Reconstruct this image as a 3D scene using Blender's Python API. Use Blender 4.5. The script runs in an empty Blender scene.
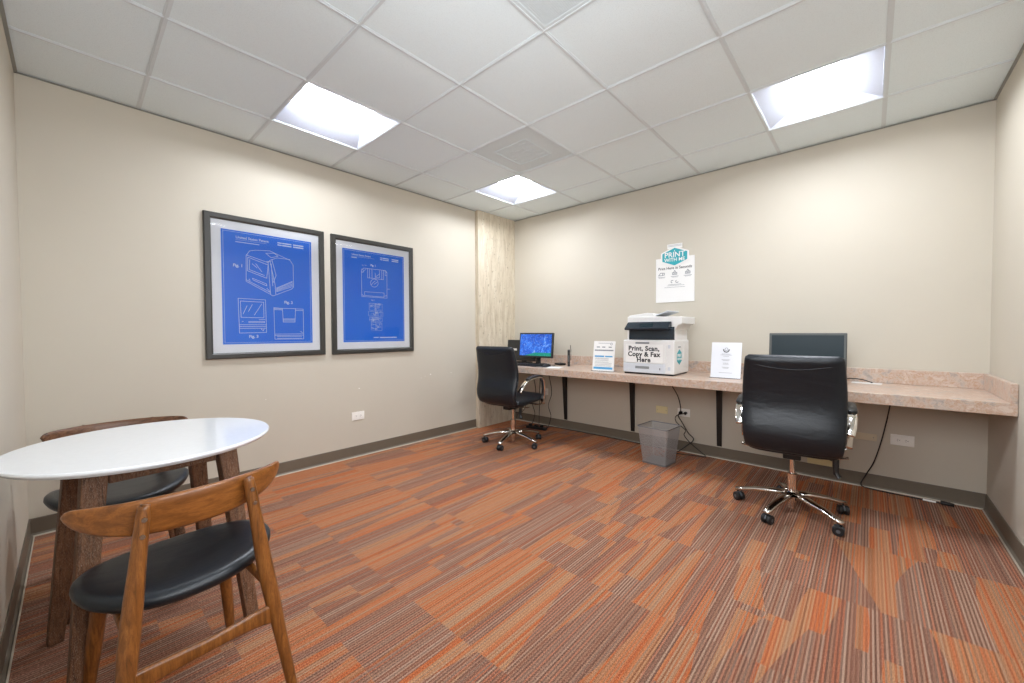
import bpy, bmesh, math, random
from mathutils import Vector, Matrix
PI = math.pi
R = math.radians
sc = bpy.context.scene
COL = sc.collection

# ------------------------------------------------------------------ camera, world, exposure
yaw, pit, rol, FPX = .7339, -.0243, -.0038, 396.84
F_ = Vector((-math.sin(yaw)*math.cos(pit), math.cos(yaw)*math.cos(pit), math.sin(pit)))
r0 = Vector((math.cos(yaw), math.sin(yaw), 0)); u0 = r0.cross(F_)
RT = r0*math.cos(rol)+u0*math.sin(rol); UP = -r0*math.sin(rol)+u0*math.cos(rol)
cd = bpy.data.cameras.new('camera'); cam = bpy.data.objects.new('camera', cd); COL.objects.link(cam)
cd.sensor_width = 36; cd.lens = FPX/1024*36; cd.clip_start = .01; cd.clip_end = 50
m = Matrix.Identity(4)
for i in range(3):
    m[i][0] = RT[i]; m[i][1] = UP[i]; m[i][2] = -F_[i]
m[0][3], m[1][3], m[2][3] = 3.4828, -3.8597, 1.1384
cam.matrix_world = m
sc.camera = cam
SKY = 7.5              # world light let in by two added windows to brighten the ceiling
w = bpy.data.worlds.new('world'); sc.world = w; w.use_nodes = True
w.node_tree.nodes['Background'].inputs[0].default_value = (.93, .96, 1, 1)
w.node_tree.nodes['Background'].inputs[1].default_value = SKY
sc.view_settings.view_transform = 'Standard'; sc.view_settings.look = 'None'
sc.view_settings.gamma = 1; sc.view_settings.use_curve_mapping = False
sc.view_settings.exposure = 0.12
LAMP = 58.0            # strength of the troffer lenses

# portals for the two added windows and the fill light they let in
pd = bpy.data.lights.new('added_window_portal', 'AREA'); pd.shape = 'RECTANGLE'; pd.size, pd.size_y = 1.36, 2.1
pd.cycles.is_portal = True
po = bpy.data.objects.new('added_window_portal', pd); COL.objects.link(po); po.location = (3.0, -4.10, 1.80); po.rotation_euler = (PI/2, 0, 0)
pd.size, pd.size_y = 1.86, 1.2
pd2 = pd.copy(); pd2.size, pd2.size_y = 1.5, 1.5
po2 = bpy.data.objects.new('added_side_portal', pd2); COL.objects.link(po2); po2.location = (4.10, -3.17, 1.65); po2.rotation_euler = (0, PI/2, 0)

# room size
W, L, H = 4.045, 4.043, 2.567
GX, GY, T = .4833, -.4978, .61      # first ceiling grid node and tile size
DT, DB = .765, .700                 # desk top and underside

# ------------------------------------------------------------------ node helpers
def lin(h):
    h = h.lstrip('#'); o = []
    for i in (0, 2, 4):
        c = int(h[i:i+2], 16)/255
        o.append(c/12.92 if c <= .04045 else ((c+.055)/1.055)**2.4)
    return (*o, 1)

class NB:
    """small node builder"""
    def __init__(s, name):
        s.m = bpy.data.materials.new(name); s.m.use_nodes = True
        s.t = s.m.node_tree; s.n = s.t.nodes
        s.b = s.n['Principled BSDF']; s.out = s.n['Material Output']
    def new(s, k, **p):
        n = s.n.new(k)
        for a, v in p.items(): setattr(n, a, v)
        return n
    def link(s, a, b): s.t.links.new(a, b)
    def put(s, sock, v):
        if hasattr(v, 'is_output'): s.link(v, sock)
        elif v is not None: sock.default_value = v
    def coord(s, kind='Object'): return s.new('ShaderNodeTexCoord').outputs[kind]
    def sep(s, v):
        n = s.new('ShaderNodeSeparateXYZ'); s.put(n.inputs[0], v); return n.outputs
    def comb(s, x=0, y=0, z=0):
        n = s.new('ShaderNodeCombineXYZ')
        for i, v in enumerate((x, y, z)): s.put(n.inputs[i], v)
        return n.outputs[0]
    def mul(s, v, sc_):
        n = s.new('ShaderNodeMapping'); s.put(n.inputs[0], v); n.inputs['Scale'].default_value = sc_; return n.outputs[0]
    def M(s, op, a, b=None, c=None):
        n = s.new('ShaderNodeMath', operation=op)
        s.put(n.inputs[0], a)
        if b is not None: s.put(n.inputs[1], b)
        if c is not None: s.put(n.inputs[2], c)
        return n.outputs[0]
    def noise(s, v, scale=5, detail=4, rough=.5, dist=0):
        n = s.new('ShaderNodeTexNoise'); s.put(n.inputs['Vector'], v)
        n.inputs['Scale'].default_value = scale; n.inputs['Detail'].default_value = detail
        n.inputs['Roughness'].default_value = rough; n.inputs['Distortion'].default_value = dist
        return n.outputs['Fac']
    def white(s, v):
        n = s.new('ShaderNodeTexWhiteNoise', noise_dimensions='3D'); s.put(n.inputs['Vector'], v); return n.outputs
    def ramp(s, f, stops, interp='LINEAR'):
        n = s.new('ShaderNodeValToRGB'); n.color_ramp.interpolation = interp
        e = n.color_ramp.elements
        while len(e) > len(stops): e.remove(e[-1])
        while len(e) < len(stops): e.new(1)
        for x, (p, c) in zip(e, stops):
            x.position = p; x.color = lin(c) if isinstance(c, str) else (c, c, c, 1)
        s.put(n.inputs[0], f); return n.outputs[0]
    def mix(s, f, a, b, blend='MIX'):
        n = s.new('ShaderNodeMix', data_type='RGBA', blend_type=blend)
        s.put(n.inputs[0], f)
        s.put(n.inputs[6], lin(a) if isinstance(a, str) else a)
        s.put(n.inputs[7], lin(b) if isinstance(b, str) else b)
        return n.outputs[2]
    def bump(s, h, strength=.2, dist=.002):
        n = s.new('ShaderNodeBump'); s.put(n.inputs['Height'], h)
        n.inputs['Strength'].default_value = strength; n.inputs['Distance'].default_value = dist
        s.link(n.outputs[0], s.b.inputs['Normal'])
    def base(s, c, rough=.5, metal=0, spec=.5, coat=0):
        s.put(s.b.inputs['Base Color'], lin(c) if isinstance(c, str) else c)
        s.put(s.b.inputs['Roughness'], rough); s.b.inputs['Metallic'].default_value = metal
        s.b.inputs['Specular IOR Level'].default_value = spec; s.b.inputs['Coat Weight'].default_value = coat
        return s

def plain(name, c, rough=.5, metal=0, spec=.5, coat=0, n_scale=60, var=.04, bump=0):
    """a colour with a faint procedural mottle"""
    b = NB(name); f = b.noise(b.coord(), n_scale, 3)
    l = lin(c); a = tuple(x*(1-var) for x in l[:3])+(1,); d = tuple(min(1, x*(1+var)) for x in l[:3])+(1,)
    b.base(b.mix(f, a, d), rough, metal, spec, coat)
    if bump: b.bump(f, bump, .001)
    return b.m

MT = {}
def wall_mat(name, c):
    b = NB(name); v = b.coord()
    f = b.noise(v, 3, 3); g = b.noise(v, 260, 2)
    col = b.mix(f, tuple(x*.97 for x in lin(c)[:3])+(1,), tuple(x*1.02 for x in lin(c)[:3])+(1,))
    b.base(col, .62, 0, .35); b.bump(g, .12, .001); return b.m
MT['wall'] = wall_mat('wall_paint', '#c9c2b3')

def ceiling_mat():
    b = NB('ceiling_tile_board'); v = b.coord()
    g = b.noise(v, 340, 2, .6); f = b.noise(v, 2.2, 2)
    sp = b.ramp(b.noise(v, 500, 1), [(.30, .6), (.42, 1.)])
    col = b.mix(f, '#dfe9ec', '#e5eff1'); col = b.mix(1, col, sp, 'MULTIPLY')
    b.base(b.mix(.35, b.mix(f, '#e2edef', '#e8f2f4'), col), .85, 0, .2); b.bump(g, .25, .001); return b.m
MT['ceil'] = ceiling_mat()

def carpet_mat():
    b = NB('striped_carpet'); x, y, z = b.sep(b.coord())
    T_ = .61; y0 = b.M('ADD', y, 1.695+6.1); x0 = b.M('ADD', x, .08)
    def layer(cw, seed, yoff):
        ci = b.M('FLOOR', b.M('DIVIDE', x0, cw))
        u = b.M('FRACT', b.M('DIVIDE', x0, cw))
        half = b.M('MULTIPLY', b.M('MODULO', b.M('FLOOR', b.M('DIVIDE', x0, T_)), 2), .5*yoff)
        yy = b.M('ADD', b.M('DIVIDE', y0, T_), half)
        cj = b.M('FLOOR', yy); v = b.M('FRACT', yy)
        w1 = b.white(b.comb(ci, cj, seed)); w2 = b.white(b.comb(ci, cj, seed+7.3))
        r1, r2, r3 = b.sep(w1['Color']); q1, q2, q3 = b.sep(w2['Color'])
        return u, v, r1, r2, r3, q1, q2, q3, ci, cj
    u, v, r1, r2, r3, q1, q2, q3, ci, cj = layer(.122, 3.1, 1)
    # wedge: a slanted, slightly curved edge running the length of the block
    vc = b.M('SUBTRACT', v, .5)
    slope = b.M('MULTIPLY', b.M('SUBTRACT', r1, .5), 2.2)
    edge = b.M('ADD', b.M('ADD', b.M('MULTIPLY', r2, .9), b.M('MULTIPLY', vc, slope)), b.M('MULTIPLY', b.M('MULTIPLY', vc, vc), b.M('MULTIPLY', b.M('SUBTRACT', q1, .5), 2.)))
    m1 = b.M('GREATER_THAN', u, edge)
    cut = b.M('GREATER_THAN', v, b.M('ADD', .15, b.M('MULTIPLY', q2, 2.0)))
    par = b.M('GREATER_THAN', r3, .5); keep = b.M('GREATER_THAN', q3, .12)
    def xor(a, c): return b.M('ABSOLUTE', b.M('SUBTRACT', a, c))
    mask = b.M('MULTIPLY', xor(xor(m1, cut), par), keep)
    # a second, wider set of blocks overrides some of the first
    U, V, s1, s2, s3, t1, t2, t3, cI, cJ = layer(.305, 11.7, 0)
    m2 = b.M('GREATER_THAN', U, b.M('ADD', b.M('MULTIPLY', s2, .8), b.M('MULTIPLY', b.M('SUBTRACT', V, .5), b.M('MULTIPLY', b.M('SUBTRACT', s1, .5), 1.2))))
    sel = b.M('GREATER_THAN', s3, .8)
    mask = b.M('ADD', b.M('MULTIPLY', mask, b.M('SUBTRACT', 1, sel)), b.M('MULTIPLY', m2, sel))
    # yarn rows
    row = b.M('FLOOR', b.M('DIVIDE', x0, .0062)); odd = b.M('MODULO', row, 2)
    wr = b.white(b.comb(row, cJ, 1.5)); a1, a2, a3 = b.sep(wr['Color'])
    org = b.ramp(a1, [(0, '#b5805c'), (.2, '#c17148'), (.36, '#b98a66'), (.5, '#c0683a'), (.62, '#af8c70'), (.78, '#c27a50'), (.92, '#9e6846')], 'CONSTANT')
    gry = b.ramp(a1, [(0, '#a07c68'), (.17, '#a98a78'), (.32, '#98705c'), (.46, '#a97660'), (.6, '#9c7664'), (.72, '#ae9280'), (.86, '#8c6656')], 'CONSTANT')
    gry = b.mix(b.M('MULTIPLY', b.M('GREATER_THAN', a2, .78), .7), gry, '#b0674a')
    col = b.mix(mask, gry, org)
    col = b.mix(b.M('MULTIPLY', odd, b.M('SUBTRACT', .60, b.M('MULTIPLY', mask, .32))), col, '#503a34')
    fl = b.noise(b.mul(b.coord(), (1, .45, 1)), 420, 2, .7)
    col = b.mix(b.M('MULTIPLY', b.M('GREATER_THAN', fl, .55), .55), col, '#4a342e')
    col = b.mix(b.M('MULTIPLY', b.M('LESS_THAN', fl, .42), .35), col, '#e0b498')
    col = b.mix(1, col, (1.0, .95, .90, 1), 'MULTIPLY')
    b.base(col, .95, 0, .1)
    rib = b.M('SINE', b.M('MULTIPLY', x0, 2*PI/.0062))
    b.bump(b.M('ADD', b.M('MULTIPLY', rib, .5), fl), .5, .002)
    return b.m
MT['carpet'] = carpet_mat()

def wood(name, c1, c2, c3, grain=(14, 14, 1.2), rough=.4, coat=.15, flecks=None):
    b = NB(name); v = b.mul(b.coord(), grain)
    f = b.noise(v, 6, 6, .65, .8); g = b.noise(b.mul(b.coord(), tuple(q*6 for q in grain)), 7, 3, .6)
    col = b.ramp(f, [(.3, c1), (.5, c2), (.7, c3)])
    col = b.mix(b.M('MULTIPLY', b.M('GREATER_THAN', g, .57), .35), col, c1)
    if flecks: col = b.mix(b.M('MULTIPLY', b.M('GREATER_THAN', b.noise(b.mul(b.coord(), tuple(q*9 for q in grain)), 8, 2, .7), .615), .75), col, flecks)
    b.base(col, rough, 0, .4, coat); b.bump(g, .15, .001); return b.m
MT['honey'] = wood('honey_walnut', '#54300f', '#7e4c20', '#96602c', rough=.34, coat=.3)
MT['honeyb'] = wood('honey_walnut_board', '#633814', '#845022', '#98602c', grain=(1.4, 9, 9), rough=.34, coat=.3)
MT['walnutb'] = wood('dark_walnut_board', '#3b2417', '#6b4830', '#835c40', grain=(1.4, 12, 12), rough=.4, coat=.1)
MT['walnut'] = wood('limed_walnut', '#3b2417', '#6b4830', '#835c40', grain=(22, 22, 1.6), rough=.55, coat=0, flecks='#b9a48e')

def leather(name, c, rough=.36, wr=.5, sc_=(2, 5, 9)):
    b = NB(name); v = b.coord()
    fine = b.noise(v, 380, 2); big = b.noise(b.mul(v, sc_), 3.2, 3, .5, .6)
    b.base(b.mix(big, c, tuple(x*1.25 for x in lin(c)[:3])+(1,)), rough, 0, .5)
    b.bump(b.M('ADD', b.M('MULTIPLY', fine, .04), b.M('MULTIPLY', big, wr)), .6, .02); return b.m
MT['leather'] = leather('black_leather', '#0b1219', .38, .26, (2.5, 3, 6))
MT['vinyl'] = leather('black_vinyl_seat', '#10171d', .34, .10)

def laminate():
    b = NB('speckled_laminate'); v = b.coord()
    f = b.noise(v, 16, 6, .7, .4); g = b.noise(v, 40, 5, .75); h = b.noise(v, 120, 3, .7)
    col = b.ramp(f, [(.38, '#a0958e'), (.46, '#c6b19e'), (.53, '#b8947a'), (.62, '#d2c0b0')])
    col = b.mix(b.M('MULTIPLY', b.ramp(g, [(.4, 0.), (.62, 1.)]), .55), col, '#cbbcb2')
    col = b.mix(b.M('MULTIPLY', b.ramp(h, [(.56, 0.), (.66, 1.)]), .4), col, '#a67e66')
    b.base(col, .3, 0, .5); return b.m
MT['lam'] = laminate()

def concrete():
    b = NB('rough_concrete'); v = b.coord()
    f = b.noise(b.mul(v, (6, 6, .8)), 4, 5, .65, .3); g = b.noise(b.mul(v, (30, 30, 3)), 3, 4, .7); p = b.noise(b.mul(v, (1, 1, .55)), 45, 3, .6)
    col = b.ramp(f, [(.25, '#bdae94'), (.5, '#d8ccb6'), (.72, '#e2dac8')])
    col = b.mix(b.M('MULTIPLY', b.ramp(g, [(.5, 0.), (.72, 1.)]), .4), col, '#a3937a')
    col = b.mix(b.ramp(p, [(.63, 0.), (.70, .6)]), col, '#7c6d58')
    b.base(col, .9, 0, .2); b.bump(b.M('ADD', g, b.M('MULTIPLY', p, 1.4)), .9, .008); return b.m
MT['concrete'] = concrete()

MT['chrome'] = plain('polished_chrome', '#dcd8d2', .09, 1)
MT['black'] = plain('black_plastic', '#131415', .42)
MT['blackmetal'] = plain('black_bracket_metal', '#141312', .5)
MT['casterb'] = plain('caster_rubber', '#17181a', .5)
MT['castg'] = plain('caster_grey', '#54595e', .45)
MT['tablewhite'] = plain('white_tabletop', '#eef2f6', .16, spec=.5, coat=.3)
MT['tabledge'] = plain('table_edge', '#c9c9c0', .4)
MT['plastic'] = plain('white_plastic', '#e2e1de', .4)
MT['plasticg'] = plain('cool_grey_plastic', '#ccd0d6', .4)
MT['slot'] = plain('slot_grey', '#85888a', .5)
MT['navy'] = plain('smoked_panel', '#1f2a34', .22)
MT['dark'] = plain('dark_recess', '#101418', .4)
MT['frame'] = plain('poster_frame_dark', '#34332f', .38)
MT['mat'] = plain('poster_mat_board', '#f2f4f8', .7, var=.01)
def print_blue():
    b = NB('blueprint_ink'); f = b.noise(b.coord(), 2.5, 3)
    b.base(b.mix(f, '#0468e0', '#0a80ea'), .45); return b.m
MT['blue'] = print_blue()
MT['inkw'] = plain('white_ink', '#d6e4f8', .6)
MT['inkb'] = plain('black_ink', '#26282b', .6)
MT['inkg'] = plain('grey_ink', '#8f9296', .6)
MT['teal'] = plain('teal_print', '#2aa3ae', .5)
MT['cyan'] = plain('blue_print', '#4d9fd0', .5)
MT['paper'] = plain('white_paper', '#ecebe8', .6, var=.01)
MT['pgloss'] = plain('glossy_paper', '#e9ecf2', .2, var=.01)
MT['plate'] = plain('white_wall_plate', '#f3f1ea', .4)
MT['cream'] = plain('cream_wall_plate', '#e3d6a6', .45)
MT['beigep'] = plain('beige_wall_plate', '#d6cbb0', .45)
MT['baseb'] = plain('vinyl_base', '#6c6254', .5)
MT['toe'] = plain('base_toe_edge', '#b8ae9c', .55)
MT['tee'] = plain('grid_tee', '#d3dadc', .5)
MT['angle'] = plain('wall_angle_metal', '#8f918b', .4)
MT['troffer'] = plain('troffer_white', '#b4b8c2', .45)
MT['vent'] = plain('vent_grey', '#cfd8da', .6)
MT['screenoff'] = plain('dark_screen', '#1b2a30', .3, spec=.2)
MT['bezel'] = plain('monitor_bezel', '#2a2c2d', .4)
MT['bezelg'] = plain('monitor_bezel_grey', '#4a4d4b', .4)
MT['chip'] = plain('paint_chip', '#f4f2ec', .8)
MT['cable'] = plain('black_cable', '#161412', .5)
MT['screw'] = plain('steel_screw', '#b4aea4', .25, 1)
MT['red'] = plain('red_plastic', '#b3262a', .4)

def lens_mat():
    b = NB('lit_lens'); b.base('#ffffff', .5)
    f = b.noise(b.coord(), 30, 2); b.put(b.b.inputs['Emission Color'], b.mix(f, '#eef4ff', '#f4f8ff'))
    b.b.inputs['Emission Strength'].default_value = LAMP; return b.m
MT['lens'] = lens_mat()
def glass_mat():
    b = NB('clear_glazing')
    tr = b.new('ShaderNodeBsdfTransparent'); gl = b.new('ShaderNodeBsdfGlossy'); gl.inputs['Roughness'].default_value = .03
    fr = b.new('ShaderNodeFresnel'); fr.inputs['IOR'].default_value = 1.45
    mx = b.new('ShaderNodeMixShader'); b.link(fr.outputs[0], mx.inputs[0]); b.link(tr.outputs[0], mx.inputs[1]); b.link(gl.outputs[0], mx.inputs[2])
    b.link(mx.outputs[0], b.out.inputs['Surface']); return b.m
MT['glass'] = glass_mat()
def screen_on():
    b = NB('lit_screen'); v = b.coord(); x, y, z = b.sep(v)
    f = b.noise(v, 12, 4, .6, 1.5); g = b.noise(v, 60, 4, .7, .5)
    col = b.ramp(f, [(.3, '#1248c0'), (.5, '#1c66e4'), (.62, '#3f90ff'), (.72, '#bfd8ff')])
    col = b.mix(b.ramp(g, [(.55, 0.), (.66, .8)]), col, '#a8c4f4')
    grn = b.mix(b.ramp(g, [(.45, 0.), (.7, 1.)]), '#0e8f80', '#2fbf9a')
    low = b.M('LESS_THAN', z, b.M('ADD', -.085, b.M('MULTIPLY', b.M('MINIMUM', x, 0), .25)))
    col = b.mix(low, col, grn)
    b.base('#05070a', .3); b.put(b.b.inputs['Emission Color'], col); b.b.inputs['Emission Strength'].default_value = .85; return b.m
MT['screen'] = screen_on()
def mesh_bin_mat():
    b = NB('wire_mesh'); b.base('#aeb2b4', .4, .4)
    x, y, z = b.sep(b.coord()); p = .0045
    def bars(q): return b.M('LESS_THAN', b.M('FRACT', b.M('DIVIDE', b.M('ADD', q, 5), p)), .30)
    s = b.M('ADD', x, y)
    hole = b.M('MAXIMUM', bars(s), bars(z)); b.put(b.b.inputs['Alpha'], hole); return b.m
MT['wire'] = mesh_bin_mat()
MT['rim'] = plain('bin_rim', '#8d9092', .35, .6)

# ------------------------------------------------------------------ object helpers
def empty(name, loc=(0, 0, 0), rz=0, label=None, cat=None, group=None):
    o = bpy.data.objects.new(name, None); COL.objects.link(o); o.location = loc; o.rotation_euler = (0, 0, rz)
    o.empty_display_size = .1
    tag(o, label, cat, group); return o
def tag(o, label=None, cat=None, group=None, kind=None):
    for k, v in (('label', label), ('category', cat), ('group', group), ('kind', kind)):
        if v: o[k] = v
    return o
def obj(name, bm, mat, parent=None, smooth=False, bevel=0, seg=2, label=None):
    me = bpy.data.meshes.new(name)
    bmesh.ops.recalc_face_normals(bm, faces=bm.faces)
    bm.to_mesh(me); bm.free()
    for mm in (mat if isinstance(mat, (list, tuple)) else [mat]): me.materials.append(MT[mm] if isinstance(mm, str) else mm)
    if smooth: me.polygons.foreach_set('use_smooth', [True]*len(me.polygons))
    o = bpy.data.objects.new(name, me); COL.objects.link(o); o.parent = parent
    if bevel:
        md = o.modifiers.new('bevel', 'BEVEL'); md.width = bevel; md.segments = seg; md.limit_method = 'ANGLE'; md.angle_limit = R(35)
    if label: o['label'] = label
    return o
def NBM(): return bmesh.new()
def box(bm, x0, x1, y0, y1, z0, z1, mi=0):
    v = [bm.verts.new((x, y, z)) for x in (x0, x1) for y in (y0, y1) for z in (z0, z1)]
    for f in ((0, 1, 3, 2), (4, 6, 7, 5), (0, 4, 5, 1), (2, 3, 7, 6), (0, 2, 6, 4), (1, 5, 7, 3)):
        bm.faces.new([v[i] for i in f]).material_index = mi
    return v
def hexa(bm, lo, hi, mi=0):
    """frustum from 4 lower and 4 upper points"""
    a = [bm.verts.new(p) for p in lo]; b = [bm.verts.new(p) for p in hi]
    bm.faces.new(a[::-1]); bm.faces.new(b)
    for i in range(4): bm.faces.new((a[i], a[(i+1) % 4], b[(i+1) % 4], b[i]))
def quad(bm, *p, mi=0):
    f = bm.faces.new([bm.verts.new(q) for q in p]); f.material_index = mi; return f
def rings(bm, rr, caps=True, closed=True):
    vs = [[bm.verts.new(p) for p in r] for r in rr]; n = len(vs[0])
    for a, b in zip(vs, vs[1:]):
        for i in range(n if closed else n-1):
            bm.faces.new((a[i], a[(i+1) % n], b[(i+1) % n], b[i]))
    if caps: bm.faces.new(vs[0][::-1]); bm.faces.new(vs[-1])
    return vs
def sweep(bm, pts, ra, rb=None, n=12, up=(0, 0, 1), e=2.0, caps=True, round_end=False):
    """loft a superellipse (half sizes ra along side, rb along the up normal) down a path"""
    pts = [Vector(p) for p in pts]; N = len(pts)
    ra = ra if isinstance(ra, (list, tuple)) else [ra]*N
    rb = ra if rb is None else (rb if isinstance(rb, (list, tuple)) else [rb]*N)
    rr = []; prev = None
    for i, p in enumerate(pts):
        t = (pts[min(i+1, N-1)]-pts[max(i-1, 0)]).normalized()
        s = t.cross(Vector(up))
        if s.length < 1e-4: s = prev if prev else t.orthogonal()
        s.normalize()
        if prev and s.dot(prev) < 0 and n < 0: s = -s
        prev = s; u = s.cross(t).normalized()
        ring = []
        for k in range(n):
            a = 2*PI*k/n; c, d = math.cos(a), math.sin(a)
            ring.append(p+s*ra[i]*math.copysign(abs(c)**(2/e), c)+u*rb[i]*math.copysign(abs(d)**(2/e), d))
        rr.append(ring)
    rings(bm, rr, caps)
def catmull(P, k=6):
    P = [Vector(p) for p in P]; Q = [P[0]*2-P[1]]+P+[P[-1]*2-P[-2]]; o = []
    for i in range(1, len(Q)-2):
        a, b, c, d = Q[i-1:i+3]
        for j in range(k):
            t = j/k; o.append(.5*((2*b)+(c-a)*t+(2*a-5*b+4*c-d)*t*t+(-a+3*b-3*c+d)*t**3))
    o.append(P[-1]); return o
def tube(bm, P, r, n=8, k=6): sweep(bm, catmull(P, k) if k else P, r, n=n)
def cyl(bm, c, r, h, axis='Z', n=24, r2=None):
    r2 = r if r2 is None else r2; c = Vector(c); rr = []
    for t, q in ((0, r), (1, r2)):
        ring = []
        for i in range(n):
            a = 2*PI*i/n; x, y = q*math.cos(a), q*math.sin(a)
            ring.append(c+{'Z': Vector((x, y, h*t)), 'X': Vector((h*t, x, y)), 'Y': Vector((x, h*t, y))}[axis])
        rr.append(ring)
    rings(bm, rr)
def lathe(bm, prof, c=(0, 0, 0), n=32):
    c = Vector(c)
    rings(bm, [[c+Vector((r*math.cos(2*PI*i/n), r*math.sin(2*PI*i/n), z)) for i in range(n)] for r, z in prof])
_tx = {}
def text_into(bm, s, x, z, size, y=0, bold=.0, align='CENTER', depth=.0006, xs=1.0, rot=0, sp=1.0):
    """flat lettering on the local XZ plane facing -Y, baseline start or centre at (x, z)"""
    cu = bpy.data.curves.new('lettering', 'FONT'); cu.body = s; cu.size = size; cu.align_x = align; cu.align_y = 'CENTER'
    cu.extrude = depth; cu.space_character = sp; cu.offset = bold*size; cu.resolution_u = 3
    o = bpy.data.objects.new('lettering_tmp', cu); COL.objects.link(o)
    dg = bpy.context.evaluated_depsgraph_get(); me = bpy.data.meshes.new_from_object(o.evaluated_get(dg))
    me.transform(Matrix.Translation((x, y, z)) @ Matrix.Rotation(rot, 4, 'Y') @ Matrix.Rotation(PI/2, 4, 'X') @ Matrix.Diagonal((xs, 1, 1, 1)))
    bm.from_mesh(me); bpy.data.objects.remove(o); bpy.data.curves.remove(cu); bpy.data.meshes.remove(me)
def line(bm, P, w_, y=0, close=False, d=.0006):
    """thin flat strokes on the local XZ plane"""
    P = [Vector((p[0], 0, p[1])) for p in P]
    if close: P.append(P[0])
    for a, b in zip(P, P[1:]):
        t = (b-a)
        if t.length < 1e-5: continue
        t.normalize(); s = Vector((-t.z, 0, t.x))*w_/2; e = t*w_*.4
        q = [a-s-e, b-s+e, b+s+e, a+s-e]
        f = [Vector((v.x, y-d, v.z)) for v in q]; g = [Vector((v.x, y+.0002, v.z)) for v in q]
        rings(bm, [g, f])

# ------------------------------------------------------------------ room shell
def struct(name, bm, mat, parent=None, **k):
    o = obj(name, bm, mat, parent, **k)
    if parent is None: o['kind'] = 'structure'
    return o
b = NBM(); box(b, -.1, W+.1, -L-.1, .1, -.1, 0); struct('floor', b, 'carpet')
HT = H+.16
b = NBM(); box(b, -.1, 0, -L-.1, .1, 0, HT); wl = struct('wall_left', b, 'wall')
b = NBM(); box(b, 0, W, 0, .1, 0, HT); struct('wall_back', b, 'wall')
b = NBM(); w0, w1, z0, z1 = -3.92, -2.42, .9, 2.4        # second added window opening, unseen, put in to light the poster wall
box(b, W, W+.1, w1, .1, 0, HT); box(b, W, W+.1, -L-.1, w0, 0, HT); box(b, W, W+.1, w0, w1, 0, z0); box(b, W, W+.1, w0, w1, z1, HT); struct('wall_right', b, 'wall')
b = NBM()
for q in ((w0, w0+.04, z0, z1), (w1-.04, w1, z0, z1), (w0, w1, z0, z0+.04), (w0, w1, z1-.04, z1), ((w0+w1)/2-.02, (w0+w1)/2+.02, z0, z1)): box(b, W+.02, W+.07, *q)
wn = struct('added_window_2', b, 'plastic')
b = NBM(); box(b, W+.043, W+.047, w0+.03, w1-.03, z0+.03, z1-.03); obj('pane', b, 'glass', wn)
b = NBM(); w0, w1, z0, z1 = 2.07, 3.93, 1.2, 2.4        # added window opening behind the camera, unseen, lifts ceiling and back wall
box(b, 0, w0, -L-.1, -L, 0, HT); box(b, w1, W, -L-.1, -L, 0, HT); box(b, w0, w1, -L-.1, -L, 0, z0); box(b, w0, w1, -L-.1, -L, z1, HT); struct('wall_front', b, 'wall')
b = NBM()
for q in ((w0, w0+.04, z0, z1), (w1-.04, w1, z0, z1), (w0, w1, z0, z0+.04), (w0, w1, z1-.04, z1), ((w0+w1)/2-.02, (w0+w1)/2+.02, z0, z1)): box(b, q[0], q[1], -L-.07, -L-.02, q[2], q[3])
wn = struct('added_window_1', b, 'plastic')
b = NBM(); box(b, w0+.03, w1-.03, -L-.047, -L-.043, z0+.03, z1-.03); obj('pane', b, 'glass', wn)
# paint chips on the poster wall
for k, (y, z, s) in enumerate([(-2.10, .624, .008), (-1.42, .66, .006), (-1.30, .688, .010), (-1.02, .685, .007), (-1.37, .672, .004), (-2.86, .62, .004)]):
    b = NBM(); n = 7; rnd = random.Random(k)
    pr = [(s*rnd.uniform(.6, 1.1)*math.cos(2*PI*i/n), s*rnd.uniform(.5, 1)*math.sin(2*PI*i/n)*.7) for i in range(n)]
    rings(b, [[(0, y+p, z+q) for p, q in pr], [(.0006, y+p, z+q) for p, q in pr]]); obj('paint_chip', b, 'chip', wl)
# concrete pier in the corner
b = NBM(); ny, nz = 12, 60; rnd = random.Random(4)
gv = [[b.verts.new((.055+rnd.uniform(-.0012, .0012), -.645+.645*i/ny, H*j/nz)) for j in range(nz+1)] for i in range(ny+1)]
for i in range(ny):
    for j in range(nz): b.faces.new((gv[i][j], gv[i+1][j], gv[i+1][j+1], gv[i][j+1]))
lo = [b.verts.new((0, -.645, H*j/nz)) for j in range(nz+1)]
for j in range(nz): b.faces.new((lo[j], gv[0][j], gv[0][j+1], lo[j+1]))
struct('trim_3', b, 'concrete')
# baseboards with a light toe
def baseboard(name, p0, p1, nrm):
    p0, p1, nrm = Vector(p0), Vector(p1), Vector(nrm)
    b = NBM(); prof = [(0, 0), (.016, 0), (.014, .006), (.006, .016), (.005, .096), (.003, .1), (0, .1)]
    rings(b, [[p+nrm*q+Vector((0, 0, z)) for q, z in prof] for p in (p0, p1)])
    o = struct(name, b, 'baseb')
    b = NBM(); rings(b, [[p+nrm*q+Vector((0, 0, z)) for q, z in [(.0165, 0), (.021, 0), (.0165, .008)]] for p in (p0, p1)])
    obj('toe', b, 'toe', o, label='lighter toe strip along the carpet')
baseboard('baseboard_left', (0, -L, 0), (0, -.646, 0), (1, 0, 0))
baseboard('baseboard_back', (.056, 0, 0), (W, 0, 0), (0, -1, 0))
baseboard('baseboard_right', (W, -.0, 0), (W, -L, 0), (-1, 0, 0))
baseboard('baseboard_front', (0, -L, 0), (W, -L, 0), (0, 1, 0))

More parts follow.
